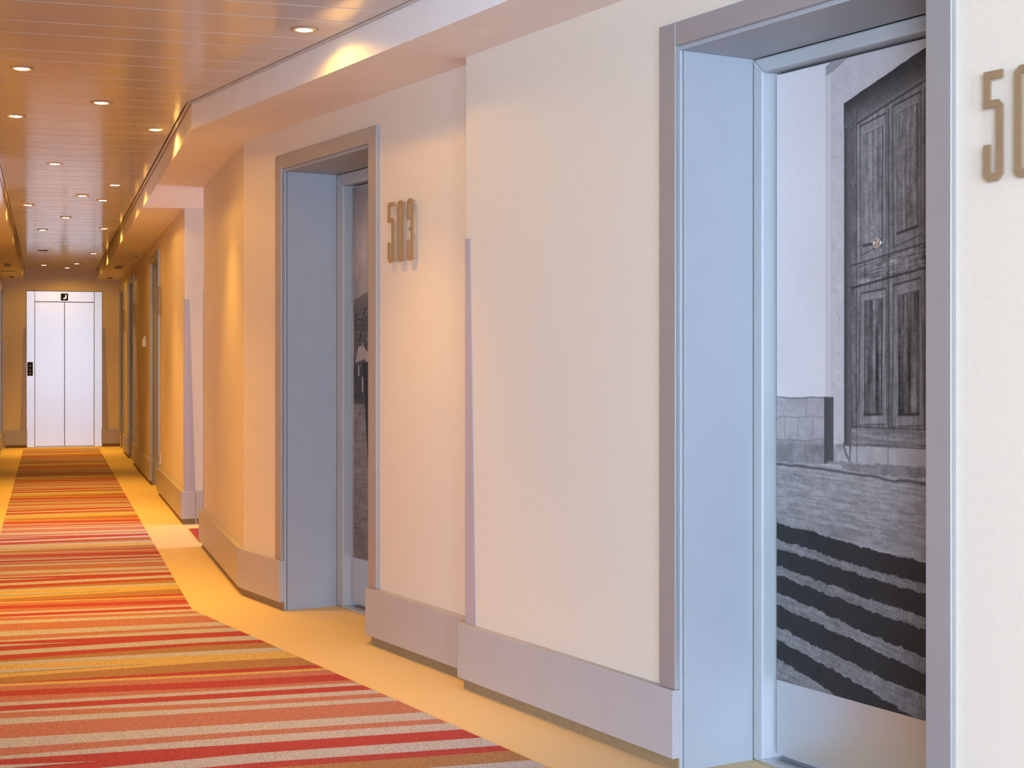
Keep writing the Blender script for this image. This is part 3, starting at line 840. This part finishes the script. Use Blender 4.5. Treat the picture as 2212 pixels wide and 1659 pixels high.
# ------------------------------------------------------------------ soffit vents
def vent(x, y, wx, wy, label, n):
    e = empty('air_vent', (x, y, HS)); tag(e, label, 'air vent', 'air vents in the soffits')
    f = MB(); t = 0.008
    f.box(-wx / 2, wx / 2, -wy / 2, -wy / 2 + t, -0.005, -0.0003); f.box(-wx / 2, wx / 2, wy / 2 - t, wy / 2, -0.005, -0.0003)
    f.box(-wx / 2, -wx / 2 + t, -wy / 2 + t, wy / 2 - t, -0.005, -0.0003); f.box(wx / 2 - t, wx / 2, -wy / 2 + t, wy / 2 - t, -0.005, -0.0003)
    build('frame', f, M['vent'], e)
    for i in range(n):
        yy_ = -wy / 2 + t + (wy - 2 * t) * (i + 0.5) / n
        s = MB(); s.box(-wx / 2 + t, wx / 2 - t, yy_ - 0.006, yy_ + 0.006, -0.004, -0.0016); build('louvre', s, M['vent'], e)
    b = MB(); b.box(-wx / 2 + t, wx / 2 - t, -wy / 2 + t, wy / 2 - t, -0.0014, -0.0003); build('backing', b, M['dark'], e)


vent(0.807, 18.53, 0.075, 0.52, 'air vent in the right soffit before the last grille', 14)
vent(0.803, 21.05, 0.06, 0.36, 'air vent in the right soffit by the end wall', 10)
vent(-0.448, 18.46, 0.075, 0.50, 'air vent in the left soffit, nearest of three', 14)
vent(-0.460, 21.10, 0.06, 0.36, 'air vent in the left soffit by the end wall', 10)
vent(-0.470, 19.80, 0.17, 0.10, 'wide slot vent across the left soffit', 3)
vent(0.900, 16.50, 0.045, 0.10, 'tiny slot vent in the right soffit beside the wall', 3)

# ------------------------------------------------------------------ small wall items
loc, rz = frA(15.80)
e = empty('wall_sconce', (loc[0], loc[1], 1.33), rz); tag(e, 'small white curved wall fixture between the far right doors', 'wall fixture')
b = MB(); prof = [(0, 0), (-0.038, 0.0), (-0.037, 0.03), (-0.033, 0.065), (-0.025, 0.095), (-0.018, 0.108), (0, 0.108)]
n = len(b.v)
pr = [(p[0] - 0.0003, p[1]) for p in prof]; K = len(pr)
b.v += [(0.0, p[0], p[1]) for p in pr] + [(0.11, p[0], p[1]) for p in pr]
b.f.append(list(range(K))); b.f.append([K + i for i in range(K)][::-1]); b.m += [0, 0]
for i in range(K):
    j = (i + 1) % K; b.f.append([i, K + i, K + j, j]); b.m.append(0)
build('cover', b, M['white'], e, 0.003)
b = MB(); b.box(-0.006, 0.116, -0.006, -0.0002, -0.006, 0.114); build('back_plate', b, M['frame'], e)

loc, rz = frA(13.66)
e = empty('wall_socket', (loc[0], loc[1], 0.28), rz); tag(e, 'narrow pale socket plate above the kick board beside a far door', 'wall socket')
b = MB(); b.box(0, 0.08, -0.010, -0.0003, 0, 0.085); build('plate', b, M['white'], e, 0.002)
b = MB(); b.lathe([(0.0, -0.0102), (0.019, -0.0102), (0.021, -0.012), (0.023, -0.0102)], 24, 'y', (0.04, 0, 0.043)); build('socket_ring', b, M['frame'], e, smooth=True)

e = empty('wall_shelf', (XL, 17.9, 1.42), math.pi / 2); tag(e, 'thin white bracket jutting from the left wall at the picture edge', 'wall bracket')
b = MB(); b.prism([(-0.09, -0.0003), (-0.07, -0.09), (0.0, -0.125), (0.07, -0.09), (0.09, -0.0003)], 0.028, 0.046); build('ledge', b, M['white'], e, 0.002)
b = MB(); b.box(-0.05, 0.05, -0.02, -0.0003, -0.05, 0.028); build('bracket', b, M['white'], e, 0.002)
